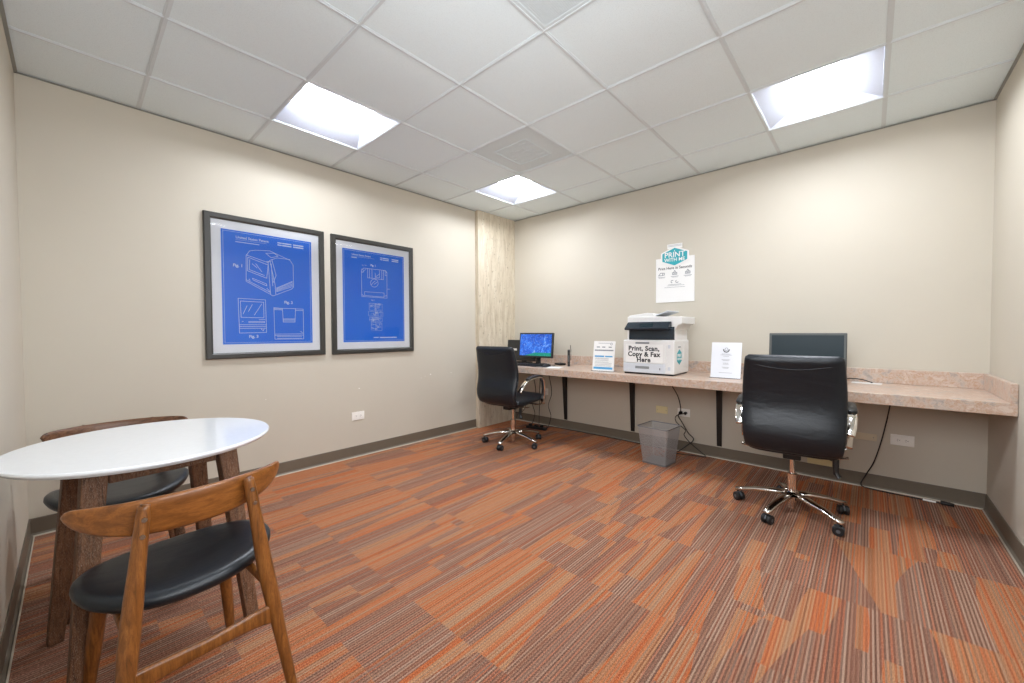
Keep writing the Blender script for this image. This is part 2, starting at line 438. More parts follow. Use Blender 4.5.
# suspended ceiling
xs = [0]+[GX+T*i for i in range(6)]+[W]
ys = [0]+[GY-T*i for i in range(6)]+[-L]
lights = [(2, 2), (2, 5), (6, 2), (6, 5)]     # (x cell, y cell)
vents = [(3, 3), (5, 5)]
lights = [(2, 2), (2, 5), (6, 2), (6, 5)]
lights = [(1, 1), (1, 4), (5, 1), (5, 4)]; vents = [(2, 2), (4, 4)]
b = NBM()
for i in range(7):
    for j in range(7):
        if (i, j) in lights or (i, j) in vents: continue
        box(b, xs[i], xs[i+1], ys[j+1], ys[j], H+.002, H+.02)
struct('ceiling', b, 'ceil')
b = NBM(); tw = .0115
for x in xs[1:-1]: box(b, x-tw, x+tw, -L, 0, H-.001, H+.004); box(b, x-.0045, x+.0045, -L, 0, H-.004, H-.001)
for y in ys[1:-1]: box(b, 0, W, y-tw, y+tw, H-.0008, H+.0035); box(b, 0, W, y-.0045, y+.0045, H-.0038, H-.0008)
struct('trim_1', b, 'tee')
b = NBM(); a = .014
box(b, 0, a, -L, 0, H-.006, H-.003); box(b, W-a, W, -L, 0, H-.006, H-.003); box(b, 0, W, -a, 0, H-.006, H-.003); box(b, 0, W, -L, -L+a, H-.006, H-.003)
struct('trim_2', b, 'angle')

def troffer(cx, cy, label):
    t = empty('ceiling_light', (cx, cy, H), 0, label, 'ceiling light', 'square recessed ceiling lights')
    h = T/2-tw; b = NBM(); box(b, -h, h, -h, h, .12, .13)
    for s in (-1, 1):
        box(b, s*h-.003, s*h+.003, -h, h, .003, .125); box(b, -h, h, s*h-.003, s*h+.003, .003, .125)
    obj('housing', b, 'troffer', t)
    b = NBM(); g = h-.004; lx, ly, lz = .125, g-.05, .085
    quad(b, (-g, -g, .004), (-g, g, .004), (-lx, ly, lz), (-lx, -ly, lz)); quad(b, (g, -g, .004), (g, g, .004), (lx, ly, lz), (lx, -ly, lz))
    quad(b, (-g, -g, .004), (g, -g, .004), (lx, -ly, lz), (-lx, -ly, lz)); quad(b, (-g, g, .004), (g, g, .004), (lx, ly, lz), (-lx, ly, lz))
    obj('reflector', b, 'troffer', t)
    b = NBM(); n = 8                      # gently domed lens
    rings(b, [[(-lx+2*lx*k/n, s*ly, lz-.022*math.sin(PI*k/n)) for k in range(n+1)] for s in (-1, 1)], caps=False, closed=False)
    obj('lens', b, 'lens', t, smooth=True, label='bright white lens strip')
def cell(i, j): return ((xs[i]+xs[i+1])/2, (ys[j]+ys[j+1])/2)
troffer(*cell(1, 4), 'square recessed ceiling light nearest the framed posters, left side of room')
troffer(*cell(1, 1), 'square recessed ceiling light beside the square air vent, nearest the concrete pier')
troffer(*cell(5, 1), 'square recessed ceiling light over the right end of the long desk')
troffer(*cell(5, 4), 'square recessed ceiling light nearest the two added windows')

# air vents
def vent_frame(t, h):
    b = NBM()
    for s in (-1, 1):
        box(b, s*h-(.012 if s > 0 else 0), s*h+(0 if s > 0 else .012), -h, h, -.002, .006)
        box(b, -h+.012, h-.012, s*h-(.012 if s > 0 else 0), s*h+(0 if s > 0 else .012), -.002, .006)
    obj('frame', b, 'vent', t)
h = T/2-tw+.002
t = empty('air_vent', (*cell(2, 2), H), 0, 'square grey ceiling air vent touching the corner of a lit ceiling light', 'air vent')
vent_frame(t, h)
b = NBM(); box(b, -h+.012, h-.012, -h+.012, h-.012, .003, .01)
for q in (.16,):
    for s in (-1, 1):
        box(b, -q, q, s*q-.006, s*q+.006, -.001, .004); box(b, s*q-.006, s*q+.006, -q, q, -.001, .004)
obj('face_plate', b, 'vent', t)
b = NBM()
for k in range(-2, 3): box(b, -.15, .15, k*.055-.004, k*.055+.004, .001, .004)
for k in (-1, 1): box(b, k*.05-.004, k*.05+.004, -.15, .15, .001, .004)
obj('louvres', b, 'vent', t)
t = empty('air_vent', (*cell(4, 4), H), 0, 'square grey ceiling return grille cut off by the top edge of the photo', 'air vent')
vent_frame(t, h)
b = NBM(); hh = h-.012; n = 60
for k in range(n+1):
    p = -hh+2*hh*k/n; box(b, p-.0032, p+.0032, -hh, hh, .0, .010); box(b, -hh, hh, p-.0032, p+.0032, .0005, .0105)
obj('grille', b, 'vent', t)
b = NBM(); box(b, -hh, hh, -hh, hh, .013, .017); obj('backing', b, 'vent', t)

# ------------------------------------------------------------------ desk, brackets
t = empty('desk', (0, 0, 0), 0, 'long pink speckled laminate desk mounted along the back wall', 'desk')
DF = -.67
b = NBM(); box(b, .056, W-.001, DF, -.001, DB, DT); obj('desktop', b, 'lam', t, bevel=.003)
b = NBM(); box(b, .056, W-.001, -.021, -.001, DT, DT+.1); obj('backsplash', b, 'lam', t, bevel=.003)
b = NBM(); box(b, W-.026, W-.001, DF, -.0215, DT-.0, DT+.1); obj('side_splash', b, 'lam', t, bevel=.003)
for x, lb in ((.85, 'black desk bracket nearest the corner, beside the left office chair'), (1.68, 'black desk bracket just left of the wire waste basket'), (2.497, 'black desk bracket between the waste basket and the right office chair')):
    t = empty('desk_bracket', (x, 0, 0), 0, lb, 'bracket', 'black desk brackets')
    b = NBM(); w2 = .020
    hexa(b, [(-w2, -.001, .11), (w2, -.001, .11), (w2, -.012, .11), (-w2, -.012, .11)], [(-w2, -.001, DB-.001), (w2, -.001, DB-.001), (w2, -.06, DB-.001), (-w2, -.06, DB-.001)])
    obj('upright', b, 'blackmetal', t, bevel=.002)
    b = NBM(); hexa(b, [(-w2, -.06, DB-.05), (w2, -.06, DB-.05), (w2, -.5, DB-.014), (-w2, -.5, DB-.014)], [(-w2, -.06, DB-.001), (w2, -.06, DB-.001), (w2, -.5, DB-.001), (-w2, -.5, DB-.001)])
    obj('arm', b, 'blackmetal', t, bevel=.002)

# ------------------------------------------------------------------ wall plates
def plate(x, z, w_, h_, mat, label, name='electrical_outlet', cat='outlet', rz=0, loc=None, sockets=True, group=None):
    t = empty(name, loc or (x, 0, z), rz, label, cat, group)
    b = NBM(); box(b, -w_/2, w_/2, -.006, -.0005, -h_/2, h_/2); obj('cover_plate', b, mat, t, bevel=.0025)
    if sockets:
        for s in (-1, 1):
            b = NBM(); sweep(b, [(s*.021, -.006, 0), (s*.021, -.009, 0)], .0155, .0155, 20, up=(0, 0, 1), e=3)
            k = obj('socket', b, mat, t)
            b = NBM()
            for dz in (-.0055, .0055): box(b, s*.021-.006, s*.021+.001, -.0096, -.0088, dz-.001, dz+.001)
            cyl(b, (s*.021+.007, -.0096, 0), .0022, .0008, 'Y', 10); obj('slots', b, 'inkb', k, label='dark plug slots')
    else:
        for s in (-1, 1):
            b = NBM(); cyl(b, (s*w_*.38, -.0072, 0), .003, .0014, 'Y', 10); obj('screw', b, 'slot', t)
    return t
plate(0, 0, .12, .075, 'plate', 'white duplex outlet on the left wall below the posters', rz=PI/2, loc=(0, -2.115, .374))
plate(3.66, .372, .12, .075, 'plate', 'white duplex outlet under the right end of the desk')
plate(2.187, .37, .115, .075, 'plate', 'white duplex outlet with black plugs behind the waste basket')
plate(.535, .41, .115, .08, 'plate', 'white duplex outlet behind the seat of the left office chair')
plate(1.978, .37, .115, .07, 'cream', 'blank cream wall plate just left of the outlet with black plugs', 'blank_wall_plate', 'wall plate', sockets=False)
plate(3.455, .366, .15, .05, 'beigep', 'blank beige wall plate beside the armrest of the right office chair', 'blank_wall_plate', 'wall plate', sockets=False)
plate(3.22, .15, .18, .10, 'cream', 'wide cream wall plate low behind the right office chair', 'blank_wall_plate', 'wall plate', sockets=False)

# ------------------------------------------------------------------ posters
def poster(yc, zc, label, draw):
    w_, h_ = .825, 1.045
    t = empty('framed_poster', (0, yc, zc), PI/2, label, 'poster', 'framed blueprint posters'); fw, fd = .042, .026
    b = NBM(); pr = [(0, 0), (0, fd-.004), (.006, fd), (fw-.01, fd), (fw, fd-.006), (fw, .004)]
    cs = [(-1, -1), (1, -1), (1, 1), (-1, 1)]
    rr = [[(sx*(w_/2-q), -d-.0008, sz*(h_/2-q)) for q, d in pr] for sx, sz in cs]
    vs = [[b.verts.new(p) for p in r] for r in rr]
    for i in range(4):
        A, B = vs[i], vs[(i+1) % 4]
        for k in range(len(pr)): b.faces.new((A[k], A[(k+1) % len(pr)], B[(k+1) % len(pr)], B[k]))
    obj('frame', b, 'frame', t)
    b = NBM(); box(b, -w_/2+.03, w_/2-.03, -.010, -.002, -h_/2+.03, h_/2-.03); obj('mat_board', b, 'mat', t)
    bw, bh = w_/2-.042-.060, h_/2-.042-.062
    b = NBM(); box(b, -bw, bw, -.0115, -.0101, -bh, bh); pp = obj('blueprint', b, 'blue', t)
    b = NBM(); draw(b, bw, bh, -.0117); obj('line_drawing', b, 'inkw', pp, label='fine white drawing and lettering')
    b = NBM(); quad(b, (-w_/2+.04, -.0185, -h_/2+.04), (w_/2-.04, -.0185, -h_/2+.04), (w_/2-.04, -.0185, h_/2-.04), (-w_/2+.04, -.0185, h_/2-.04)); obj('glass', b, 'glass', t)
FR = 1.14            # far edge of a poster is this much further away than its near edge
def mapper(tl, bl, tr, br, bw, bh):
    def f(X, Y):
        u = .5
        for _ in range(8):
            lx = tl[0]+(bl[0]-tl[0])*(.5); rx = tr[0]+(br[0]-tr[0])*.5; u = (X-lx)/(rx-lx); u = u/(FR+u*(1-FR))
        us = (X-lx)/(rx-lx); tp = tl[1]+(tr[1]-tl[1])*us; bt = bl[1]+(br[1]-bl[1])*us
        return (-bw+2*bw*u, bh-2*bh*(Y-tp)/(bt-tp))
    return f
def border(b, bw, bh, y):
    q = .012; line(b, [(-bw+q, -bh+q), (bw-q, -bh+q), (bw-q, bh-q), (-bw+q, bh-q)], .0018, y, True)
LW = .0032
def draw1(b, bw, bh, y):
    f = mapper((92, 98), (100, 598), (478, 158), (475, 588), bw, bh)
    def pl(P, w_=LW, c=False): line(b, [f(*p) for p in P], w_, y, c)
    border(b, bw, bh, y)
    text_into(b, 'United States Patent', -bw+.09, bh-.048, .026, y, .02, 'LEFT')
    line(b, [(-bw+.09, bh-.066), (-.02, bh-.066)], .0016, y)
    for k, s in enumerate(((-.20, -.085), )): line(b, [(-bw+.09, bh-.082), (-.07, bh-.082)], .005, y)
    for z in (bh-.045, bh-.062):
        line(b, [(.06, z), (.085, z)], .008, y); line(b, [(.095, z), (.155, z)], .009, y); line(b, [(.175, z), (.245, z)], .010, y)
    for P in ([(200, 215), (215, 195), (240, 192), (300, 195), (385, 235), (398, 255), (398, 350), (390, 358), (310, 388), (298, 380), (198, 325), (200, 215)],
              [(200, 212), (292, 245), (300, 380)], [(292, 245), (300, 235), (330, 225), (385, 232)], [(207, 222), (205, 280), (285, 312), (292, 255), (207, 222)],
              [(215, 232), (212, 275), (275, 300)], [(300, 240), (320, 340), (322, 380)], [(305, 250), (310, 345)], [(225, 312), (228, 320), (285, 345), (283, 336), (225, 312)],
              [(283, 205), (305, 224), (335, 218), (318, 205), (283, 205)], [(325, 362), (396, 335)], [(325, 366), (396, 341)], [(325, 370), (396, 347)], [(325, 358), (394, 329)],
              [(325, 354), (394, 325)], [(210, 315), (215, 322)], [(198, 318), (298, 372)], [(285, 355), (300, 372)], [(286, 240), (305, 240)], [(308, 232), (325, 300), (312, 330)],
              [(225, 250), (245, 268)], [(240, 250), (265, 285)]): pl(P)
    # front view
    for P in ([(163, 398), (278, 405), (280, 545), (166, 548), (163, 398)], [(172, 410), (270, 415), (270, 482), (174, 480), (172, 410)], [(166, 512), (280, 512)], [(166, 520), (280, 520)],
              [(205, 498), (272, 498), (272, 503), (205, 503)], [(250, 490), (275, 490)], [(168, 528), (278, 527)], [(183, 465), (200, 430)], [(205, 455), (222, 425)], [(230, 470), (262, 422)], [(177, 498), (183, 498)],
              [(258, 530), (266, 538), (270, 530)]): pl(P)
    # rear view
    for P in ([(313, 438), (349, 441), (352, 500), (402, 500), (405, 443), (438, 444), (438, 572), (315, 574), (313, 438)], [(352, 490), (402, 490)], [(352, 495), (402, 495)],
              [(315, 446), (349, 448)], [(405, 450), (437, 450)], [(314, 442), (348, 444)], [(315, 552), (438, 550)], [(315, 558), (438, 556)], [(325, 562), (430, 561)], [(325, 570), (430, 569)], [(425, 540), (433, 545)],
              [(350, 441), (405, 442)], [(353, 486), (402, 486)]): pl(P)
    for s, X, Y in (('Fig. 1', 165, 258), ('Fig. 2', 376, 416), ('Fig. 3', 226, 563)):
        p = f(X, Y); text_into(b, s, p[0], p[1], .03, y, .03)
def draw2(b, bw, bh, y):
    f = mapper((87, 97), (95, 588), (410, 140), (412, 590), bw, bh)
    def pl(P, w_=LW, c=False): line(b, [f(*p) for p in P], w_, y, c)
    border(b, bw, bh, y)
    text_into(b, 'United States Patent', -bw+.085, bh-.045, .022, y, .02, 'LEFT')
    line(b, [(-bw+.085, bh-.062), (-.01, bh-.062)], .0016, y); line(b, [(-bw+.085, bh-.072), (-bw+.13, bh-.072)], .007, y)
    for z in (bh-.042, bh-.058):
        line(b, [(.055, z), (.075, z)], .007, y); line(b, [(.085, z), (.14, z)], .008, y); line(b, [(.18, z), (.245, z)], .009, y)
    for P in ([(190, 212), (203, 202), (315, 213), (323, 222), (322, 360), (190, 350), (190, 212)], [(222, 205), (222, 252), (305, 262), (305, 214)], [(245, 208), (245, 254)], [(262, 228), (262, 250), (284, 252), (284, 214)],
              [(232, 207), (232, 253)], [(296, 214), (296, 260)], [(205, 325), (205, 345), (307, 354), (307, 332), (205, 325)], [(192, 205), (202, 215)], [(312, 215), (322, 225)], [(192, 222), (202, 222)],
              [(192, 340), (203, 350)], [(310, 350), (322, 345)], [(195, 225), (212, 208)], [(285, 232), (262, 248)], [(325, 312), (338, 312)], [(314, 222), (314, 240), (322, 240)]): pl(P)
    c = (257, 280)
    pl([(c[0]+20*math.cos(a*PI/10), c[1]+21*math.sin(a*PI/10)) for a in range(20)], LW, True)
    pl([(240, 290), (256, 272), (262, 268)]); pl([(256, 286), (272, 275)])
    text_into(b, 'Fig. 1', *f(252, 188), .026, y, .03); text_into(b, 'Fig. 2', *f(248, 370), .014, y, .02)
    pl([(194, 184), (200, 190)]); pl([(208, 186), (216, 188)])
    rnd = random.Random(9)
    for k, (y0, y1, x0, x1) in enumerate([(385, 425, 228, 296), (428, 455, 224, 300), (458, 482, 230, 296), (486, 530, 238, 294)]):
        pl([(x0, y0), (x1, y0+6), (x1, y1+2), (x0, y1-3), (x0, y0)], .0018)
        for q in range(9):
            X, Y = rnd.uniform(x0, x1-12), rnd.uniform(y0+3, y1-8); s = rnd.uniform(5, 14)
            pl([(X, Y), (X+s, Y+1), (X+s, Y+s*.7), (X, Y+s*.7), (X, Y)], .0016)
        for q in range(6): pl([(rnd.uniform(x0-6, x1), rnd.uniform(y0, y1)), (rnd.uniform(x0, x1+8), rnd.uniform(y0, y1))], .0014)
    pl([(262, 386), (262, 530)], .0014)
    p = f(252, 567); q = f(285, 567); line(b, [(p[0], p[1]), (q[0]-.02, p[1])], .009, y)
    p = f(290, 568); q = f(368, 570); line(b, [(p[0]-.01, p[1]), (q[0], p[1])], .010, y)
poster(-2.819, 1.473, 'framed blue poster of a boxy computer drawing, left of the pair', draw1)
poster(-1.934, 1.470, 'framed blue poster of a floppy disk drawing, right of the pair', draw2)

# ------------------------------------------------------------------ wall sign
t = empty('wall_sign', (2.095, 0, 1.417), 0, 'white printing sign with teal hexagon logo taped above the printer', 'sign')
b = NBM(); box(b, -.18, .18, -.006, -.0008, 0, .425); obj('sign_board', b, 'paper', t)
def hexpts(cx, cz, w_, h_, q=.30): return [(cx-w_/2, cz-h_*.5+h_*q), (cx, cz-h_/2), (cx+w_/2, cz-h_*.5+h_*q), (cx+w_/2, cz+h_*.5-h_*q), (cx, cz+h_/2), (cx-w_/2, cz+h_*.5-h_*q)]
def prism(b, P, y0, y1): rings(b, [[(p[0], y0, p[1]) for p in P], [(p[0], y1, p[1]) for p in P]])
b = NBM(); prism(b, hexpts(0, .430, .262, .196, .28), -.006, -.011)
obj('badge_backing', b, 'paper', t)
b = NBM(); box(b, -.07, .07, -.010, -.006, .508, .552); obj('badge_tab', b, 'paper', t)
b = NBM(); prism(b, hexpts(0, .430, .232, .166, .28), -.011, -.0125); hx = obj('teal_badge', b, 'teal', t, label='teal hexagon badge')
b = NBM(); text_into(b, 'PRINT', 0, .448, .070, -.0127, .012); text_into(b, 'WITH ME', 0, .401, .046, -.0127, .012)
box(b, -.003, .003, -.0132, -.0127, .479, .492); obj('lettering', b, 'paper', hx, label='white capital lettering')
b = NBM(); text_into(b, 'Print Here in Seconds', 0, .325, .0355, -.0062, .012)
obj('heading', b, 'inkb', t, label='bold black heading')
b = NBM()
line(b, [(-.155, .262), (-.115, .262), (-.115, .285), (-.135, .285), (-.155, .262)], .006, -.0062); line(b, [(-.112, .265), (-.098, .265), (-.098, .283), (-.112, .283)], .006, -.0062)
for cx in (0, .12):
    line(b, [(cx-.02, .262), (cx+.02, .262), (cx+.02, .28), (cx-.02, .28)], .006, -.0062, True); line(b, [(cx-.012, .28), (cx, .30), (cx+.012, .28)], .006, -.0062)
    line(b, [(cx-.01, .27), (cx+.01, .27)], .005, -.0062)
for cx in (-.125, 0, .12): line(b, [(cx-.035, .245), (cx+.035, .245)], .004, -.0062); line(b, [(cx-.025, .237), (cx+.025, .237)], .003, -.0062)
for s in (-1, 1):
    line(b, [(s*.022+.012*math.cos(a*PI/6+PI/2+s*.6), .195+.012*math.sin(a*PI/6+PI/2+s*.6)) for a in range(8)], .006, -.0062)
line(b, [(-.06, .168), (.06, .168)], .004, -.0062); line(b, [(-.07, .158), (.09, .158)], .003, -.0062); line(b, [(-.095, .142), (.095, .142)], .003, -.0062)
obj('small_print', b, 'inkg', t, label='grey icons and small print')
b = NBM(); line(b, [(-.062, .541), (.062, .541)], .003, -.0102); line(b, [(-.062, .530), (.062, .530)], .003, -.0102); obj('tab_print', b, 'inkg', t)

# ------------------------------------------------------------------ desk stands with leaflets
def stand(x, y, rz, label, kind):
    t = empty('sign_holder', (x, y, DT+.0005), rz, label, 'sign holder')
    tilt = .045; w_, h_ = .108, .281
    def P(u, v, o): return (u, -o+v*tilt/h_*1.0, v)
    b = NBM()
    hexa(b, [(-w_, -.004, .003), (w_, -.004, .003), (w_, 0, .003), (-w_, 0, .003)], [(-w_, -.004+tilt, h_), (w_, -.004+tilt, h_), (w_, tilt, h_), (-w_, tilt, h_)])
    lf = obj('leaflet', b, 'paper' if kind else 'pgloss', t)
    b = NBM(); box(b, -w_, w_, -.03, .075, 0, .003)
    hexa(b, [(-w_, .001, .003), (w_, .001, .003), (w_, .003, .003), (-w_, .003, .003)], [(-w_, .001+tilt, h_), (w_, .001+tilt, h_), (w_, .003+tilt, h_), (-w_, .003+tilt, h_)])
    obj('clear_stand', b, 'glass', t)
    def sheet(name, mat, fn, lb):
        b = NBM(); fn(b)
        for v in b.verts: v.co.y += -.0045+tilt*(v.co.z-.003)/(h_-.003)
        obj(name, b, mat, lf, label=lb)
    if kind:
        def fa(b):
            line(b, [(-.088, .028), (.088, .028)], .020, 0)
            line(b, [(-.085, .138), (.0, .138)], .014, 0); line(b, [(.02, .138), (.085, .138)], .012, 0)
        def fb(b):
            line(b, [(-.09, .195), (.09, .195)], .012, 0); line(b, [(-.06, .262), (.055, .262)], .004, 0)
            for cx in (-.06, -.005, .06): line(b, [(cx-.012, .225), (cx+.012, .225)], .010, 0)
            line(b, [(.07+.01*math.cos(a*PI/5), .255+.01*math.sin(a*PI/5)) for a in range(10)], .004, 0, True)
            for z in (.12, .112, .1, .085, .075, .062, .05): line(b, [(-.085, z), (.05 if z > .08 else .085, z)], .0025, 0)
        sheet('blue_print', 'cyan', fa, 'blue printed bars'); sheet('grey_print', 'inkg', fb, 'small grey print')
    else:
        def fa(b):
            line(b, [(.02*math.cos(PI+a*PI/8), .225+.02*math.sin(PI+a*PI/8)) for a in range(9)], .007, 0)
            line(b, [(.011*math.cos(a*PI/5), .228+.011*math.sin(a*PI/5)) for a in range(10)], .002, 0, True)
        def fb(b):
            for z, q in ((.19, .03), (.182, .04), (.172, .02), (.145, .03), (.138, .022), (.118, .018), (.11, .02), (.085, .025), (.078, .02), (.042, .045)): line(b, [(-q, z), (q, z)], .0022, 0)
        sheet('emblem', 'inkb', fa, 'dark round emblem'); sheet('grey_print', 'inkg', fb, 'faint centred print')
stand(1.617, -.515, R(4), 'white leaflet with blue bars in a clear stand, left of the printer', 1)
stand(2.635, -.40, R(0), 'white leaflet with dark round emblem in a clear stand, right of the printer', 0)

# ------------------------------------------------------------------ printer
t = empty('printer', (1.835, -.54, DT), 0, 'large white multifunction printer with bold black lettering on its front', 'printer')
PW, PD = .452, .36
b = NBM(); box(b, 0, PW, 0, PD, .012, .30); obj('body', b, 'plastic', t, bevel=.012, seg=3)
b = NBM(); box(b, .01, PW-.012, .01, PD-.02, 0.0, .0118); obj('base', b, 'dark', t)
b = NBM(); box(b, .006, PW-.07, -.010, .0, .015, .095); dr = obj('paper_drawer', b, 'plasticg', t, bevel=.005)
b = NBM(); box(b, .12, .245, -.0115, -.0101, .05, .072); obj('handle', b, 'slot', dr, bevel=.001)
b = NBM(); box(b, .335, .341, -.0115, -.0101, .045, .062); obj('level_mark', b, 'inkb', dr)
b = NBM(); box(b, .006, PW-.07, -.007, .0, .102, .292); fd_ = obj('front_door', b, 'plastic', t, bevel=.004)
b = NBM(); box(b, .12, .245, -.0085, -.0071, .265, .281); obj('handle', b, 'slot', fd_, bevel=.001)
b = NBM(); box(b, .030, .362, -.0082, -.0071, .101, .262); lb_ = obj('label_sheet', b, 'paper', fd_, label='white label sheet')
b = NBM()
for s, z in (('Print, Scan,', .224), ('Copy & Fax', .174), ('Here', .126)): text_into(b, s, .194, z, .056, -.0084, .036, xs=1.0, sp=1.08)
obj('lettering', b, 'inkb', fd_, label='bold black lettering')
for z in (.06, .245):
    b = NBM(); box(b, .400, .422, -.0015, .001, z-.015, z+.015); obj('front_latch', b, 'plasticg', t, bevel=.002)
b = NBM()
for z in (.10, .18, .25): box(b, PW-.001, PW+.004, .22, .33, z-.03, z+.03)
obj('side_panel', b, 'plastic', t, bevel=.002)
# hexagon badge on the right flank
b = NBM(); P = hexpts(.12, .155, .11, .13, .25); rings(b, [[(PW, p[0], p[1]) for p in P], [(PW+.0015, p[0], p[1]) for p in P]]); bd = obj('teal_badge', b, 'teal', t, label='teal hexagon badge')
b = NBM(); text_into(b, 'PRINT', 0, .012, .036, 0, .03); text_into(b, 'WITH ME', 0, -.018, .024, 0, .03)
for v in b.verts: v.co = Vector((PW+.0017-v.co.y, .12+v.co.x, .155+v.co.z))
obj('lettering', b, 'paper', bd)
b = NBM(); box(b, PW, PW+.0012, .09, .15, .235, .245); obj('side_print', b, 'inkg', t)
# output bay and control panel
b = NBM(); box(b, .03, .05, .02, PD-.02, .29, .46); box(b, PW-.045, PW-.005, .035, PD-.03, .29, .46); box(b, .03, PW-.01, .25, PD-.02, .29, .46); obj('bay_walls', b, 'plastic', t, bevel=.004)
b = NBM(); box(b, .05, PW-.045, .10, .25, .30, .45); box(b, .04, PW-.04, .02, .25, .298, .306); obj('output_bay', b, 'dark', t)
b = NBM(); rings(b, [[(x, .03, .30), (x, .012, .31), (x, .018, .40), (x, .03, .41)] for x in (.05, PW-.008)]); obj('smoked_cover', b, 'navy', t)
b = NBM(); rings(b, [[(x, -.045, .385), (x, -.05, .40), (x, .02, .455), (x, .06, .455), (x, .06, .40)] for x in (.035, PW-.035)]); cp_ = obj('control_panel', b, 'navy', t, bevel=.003)
b = NBM(); rings(b, [[(x, -.036, .4135), (x, .0, .4425), (x, .001, .4415), (x, -.035, .4125)] for x in (.17, .28)]); obj('display', b, 'screenoff', cp_)
# scanner unit with overhang and lid
b = NBM(); P = [(.025, .45), (.025, .505), (PW+.050, .495), (PW+.052, .485), (PW+.052, .435), (PW+.02, .425), (PW-.005, .385), (PW-.03, .385), (PW-.03, .45)]
rings(b, [[(x, y, z) for x, z in P] for y in (.03, .355)]); obj('scanner_unit', b, 'plastic', t, bevel=.006)
b = NBM(); P = [(.03, .495), (.03, .515), (.20, .535), (.245, .53), (.27, .505), (.27, .48)]
rings(b, [[(x, y, z) for x, z in P] for y in (.05, .37)]); obj('document_feeder', b, 'plastic', t, bevel=.006)
b = NBM(); P = [(.235, .503), (.242, .498), (.375, .545), (.37, .55)]
rings(b, [[(x, y, z) for x, z in P] for y in (.07, .33)]); obj('feeder_tray', b, 'plasticg', t, bevel=.001)

# ------------------------------------------------------------------ computers
def monitor(name, loc, rz, w_, h_, zc, tilt, screen, bezel, label, stand_=True):
    t = empty(name, loc, rz, label, 'monitor')
    def tl(b):
        for v in b.verts:
            z = v.co.z; v.co = Vector((v.co.x, v.co.y*math.cos(tilt)+z*math.sin(tilt), zc+z*math.cos(tilt)-v.co.y*math.sin(tilt)))
    b = NBM(); box(b, -w_/2, w_/2, 0, .03, -h_/2, h_/2); box(b, -w_*.3, w_*.3, .03, .05, -h_*.3, h_*.3); tl(b); obj('casing', b, bezel, t, bevel=.004)
    b = NBM(); bz = .016; box(b, -w_/2+bz, w_/2-bz, -.0012, .0, -h_/2+bz+.003, h_/2-bz)
    o = obj('screen', b, screen, t); o.location.z = zc; o.rotation_euler.x = -tilt
    if stand_:
        b = NBM(); sweep(b, [(0, .055, .01), (0, .06, .05), (0, .055, zc)], [.035, .03, .028], .012, 12, up=(0, 1, 0), e=4); obj('neck', b, 'black', t)
        b = NBM(); sweep(b, [(0, .04, .0), (0, .04, .008), (0, .04, .012)], [.12, .12, .10], [.09, .09, .07], 28, up=(0, 1, 0), e=3); obj('foot', b, 'black', t, smooth=False)
    return t
m1 = monitor('computer_monitor', (.66, -.335, DT), R(2), .47, .28, .222, R(6), 'screen', 'bezel', 'black monitor with lit blue screen at the left end of the desk')
m2 = monitor('computer_monitor', (3.14, -.30, DT), R(0), .455, .30, .207, R(3), 'screenoff', 'bezelg', 'black monitor with a dark screen behind the right office chair')
t = monitor('computer_monitor', (.335, -.215, DT), R(-6), .48, .25, .150, R(4), 'bezel', 'bezel', 'dark monitor with a small white sticker, partly behind the lit blue monitor')
b = NBM(); box(b, -.12, -.06, -.010, -.006, .145, .170); obj('sticker', b, 'paper', t, label='small white sticker')

t = empty('keyboard', (.62, -.50, DT), R(3), 'black keyboard in front of the lit blue monitor', 'keyboard')
b = NBM(); box(b, -.225, .225, -.075, .075, .0, .012); obj('tray', b, 'black', t, bevel=.004)
b = NBM()
for j in range(5):
    for i in range(15 if j else 1):
        x = -.205+i*.0275
        if j == 0: box(b, -.08, .08, -.06, -.042, .012, .019)
        else: box(b, x, x+.022, -.06+j*.0235, -.042+j*.0235, .012, .019)
obj('keys', b, 'bezel', t)
t = empty('computer_mouse', (.925, -.47, DT), R(-15), 'black computer mouse right of the keyboard', 'mouse')
b = NBM(); rr = []
for k in range(9):
    y = -.05+.1*k/8; s = math.sqrt(max(.02, 1-(y/.052)**2)); h_ = .032*s**.7
    rr.append([(.029*s**.6*math.cos(a*PI/10), y, max(0, h_*math.sin(a*PI/10))) for a in range(11)])
rings(b, rr); obj('shell', b, 'black', t, smooth=True)
b = NBM(); cyl(b, (-.003, .025, .024), .009, .006, 'X', 14); obj('scroll_wheel', b, 'slot', t)
b = NBM(); tube(b, [(0, .05, .006), (.01, .10, .004), (-.05, .15, .004), (-.12, .17, .004), (-.2, .19, .004)], .002); obj('cord', b, 'cable', t)
def flat(name, x, y, w_, d_, rz, mat, label, cat, z=0, th=.0012):
    o_ = NBM(); box(o_, -w_/2, w_/2, -d_/2, d_/2, 0, th); o = obj(name, o_, mat); o.location = (x, y, DT+z); o.rotation_euler.z = rz
    tag(o, label, cat); return o
flat('mouse_pad', .93, -.465, .22, .19, R(-8), 'bezel', 'thin dark mouse pad under the computer mouse', 'mouse pad', 0, .0004)
flat('sheet_of_paper', 1.05, -.50, .15, .20, R(20), 'paper', 'white sheet of paper lying right of the mouse', 'paper', .001, .0006)
t = empty('small_black_device', (.90, -.19, DT), R(-25), 'low black box with a pale stripe behind the mouse', 'device')
b = NBM(); box(b, -.06, .06, -.04, .04, 0, .022); obj('casing', b, 'black', t, bevel=.004)
b = NBM(); box(b, -.045, .045, -.03, .01, .022, .0226); obj('stripe', b, 'castg', t)
t = empty('wireless_router', (1.05, -.24, DT), R(34), 'slim upright black router with a thin antenna', 'router')
b = NBM(); box(b, -.014, .014, -.07, .07, .0, .175); obj('casing', b, 'black', t, bevel=.006)
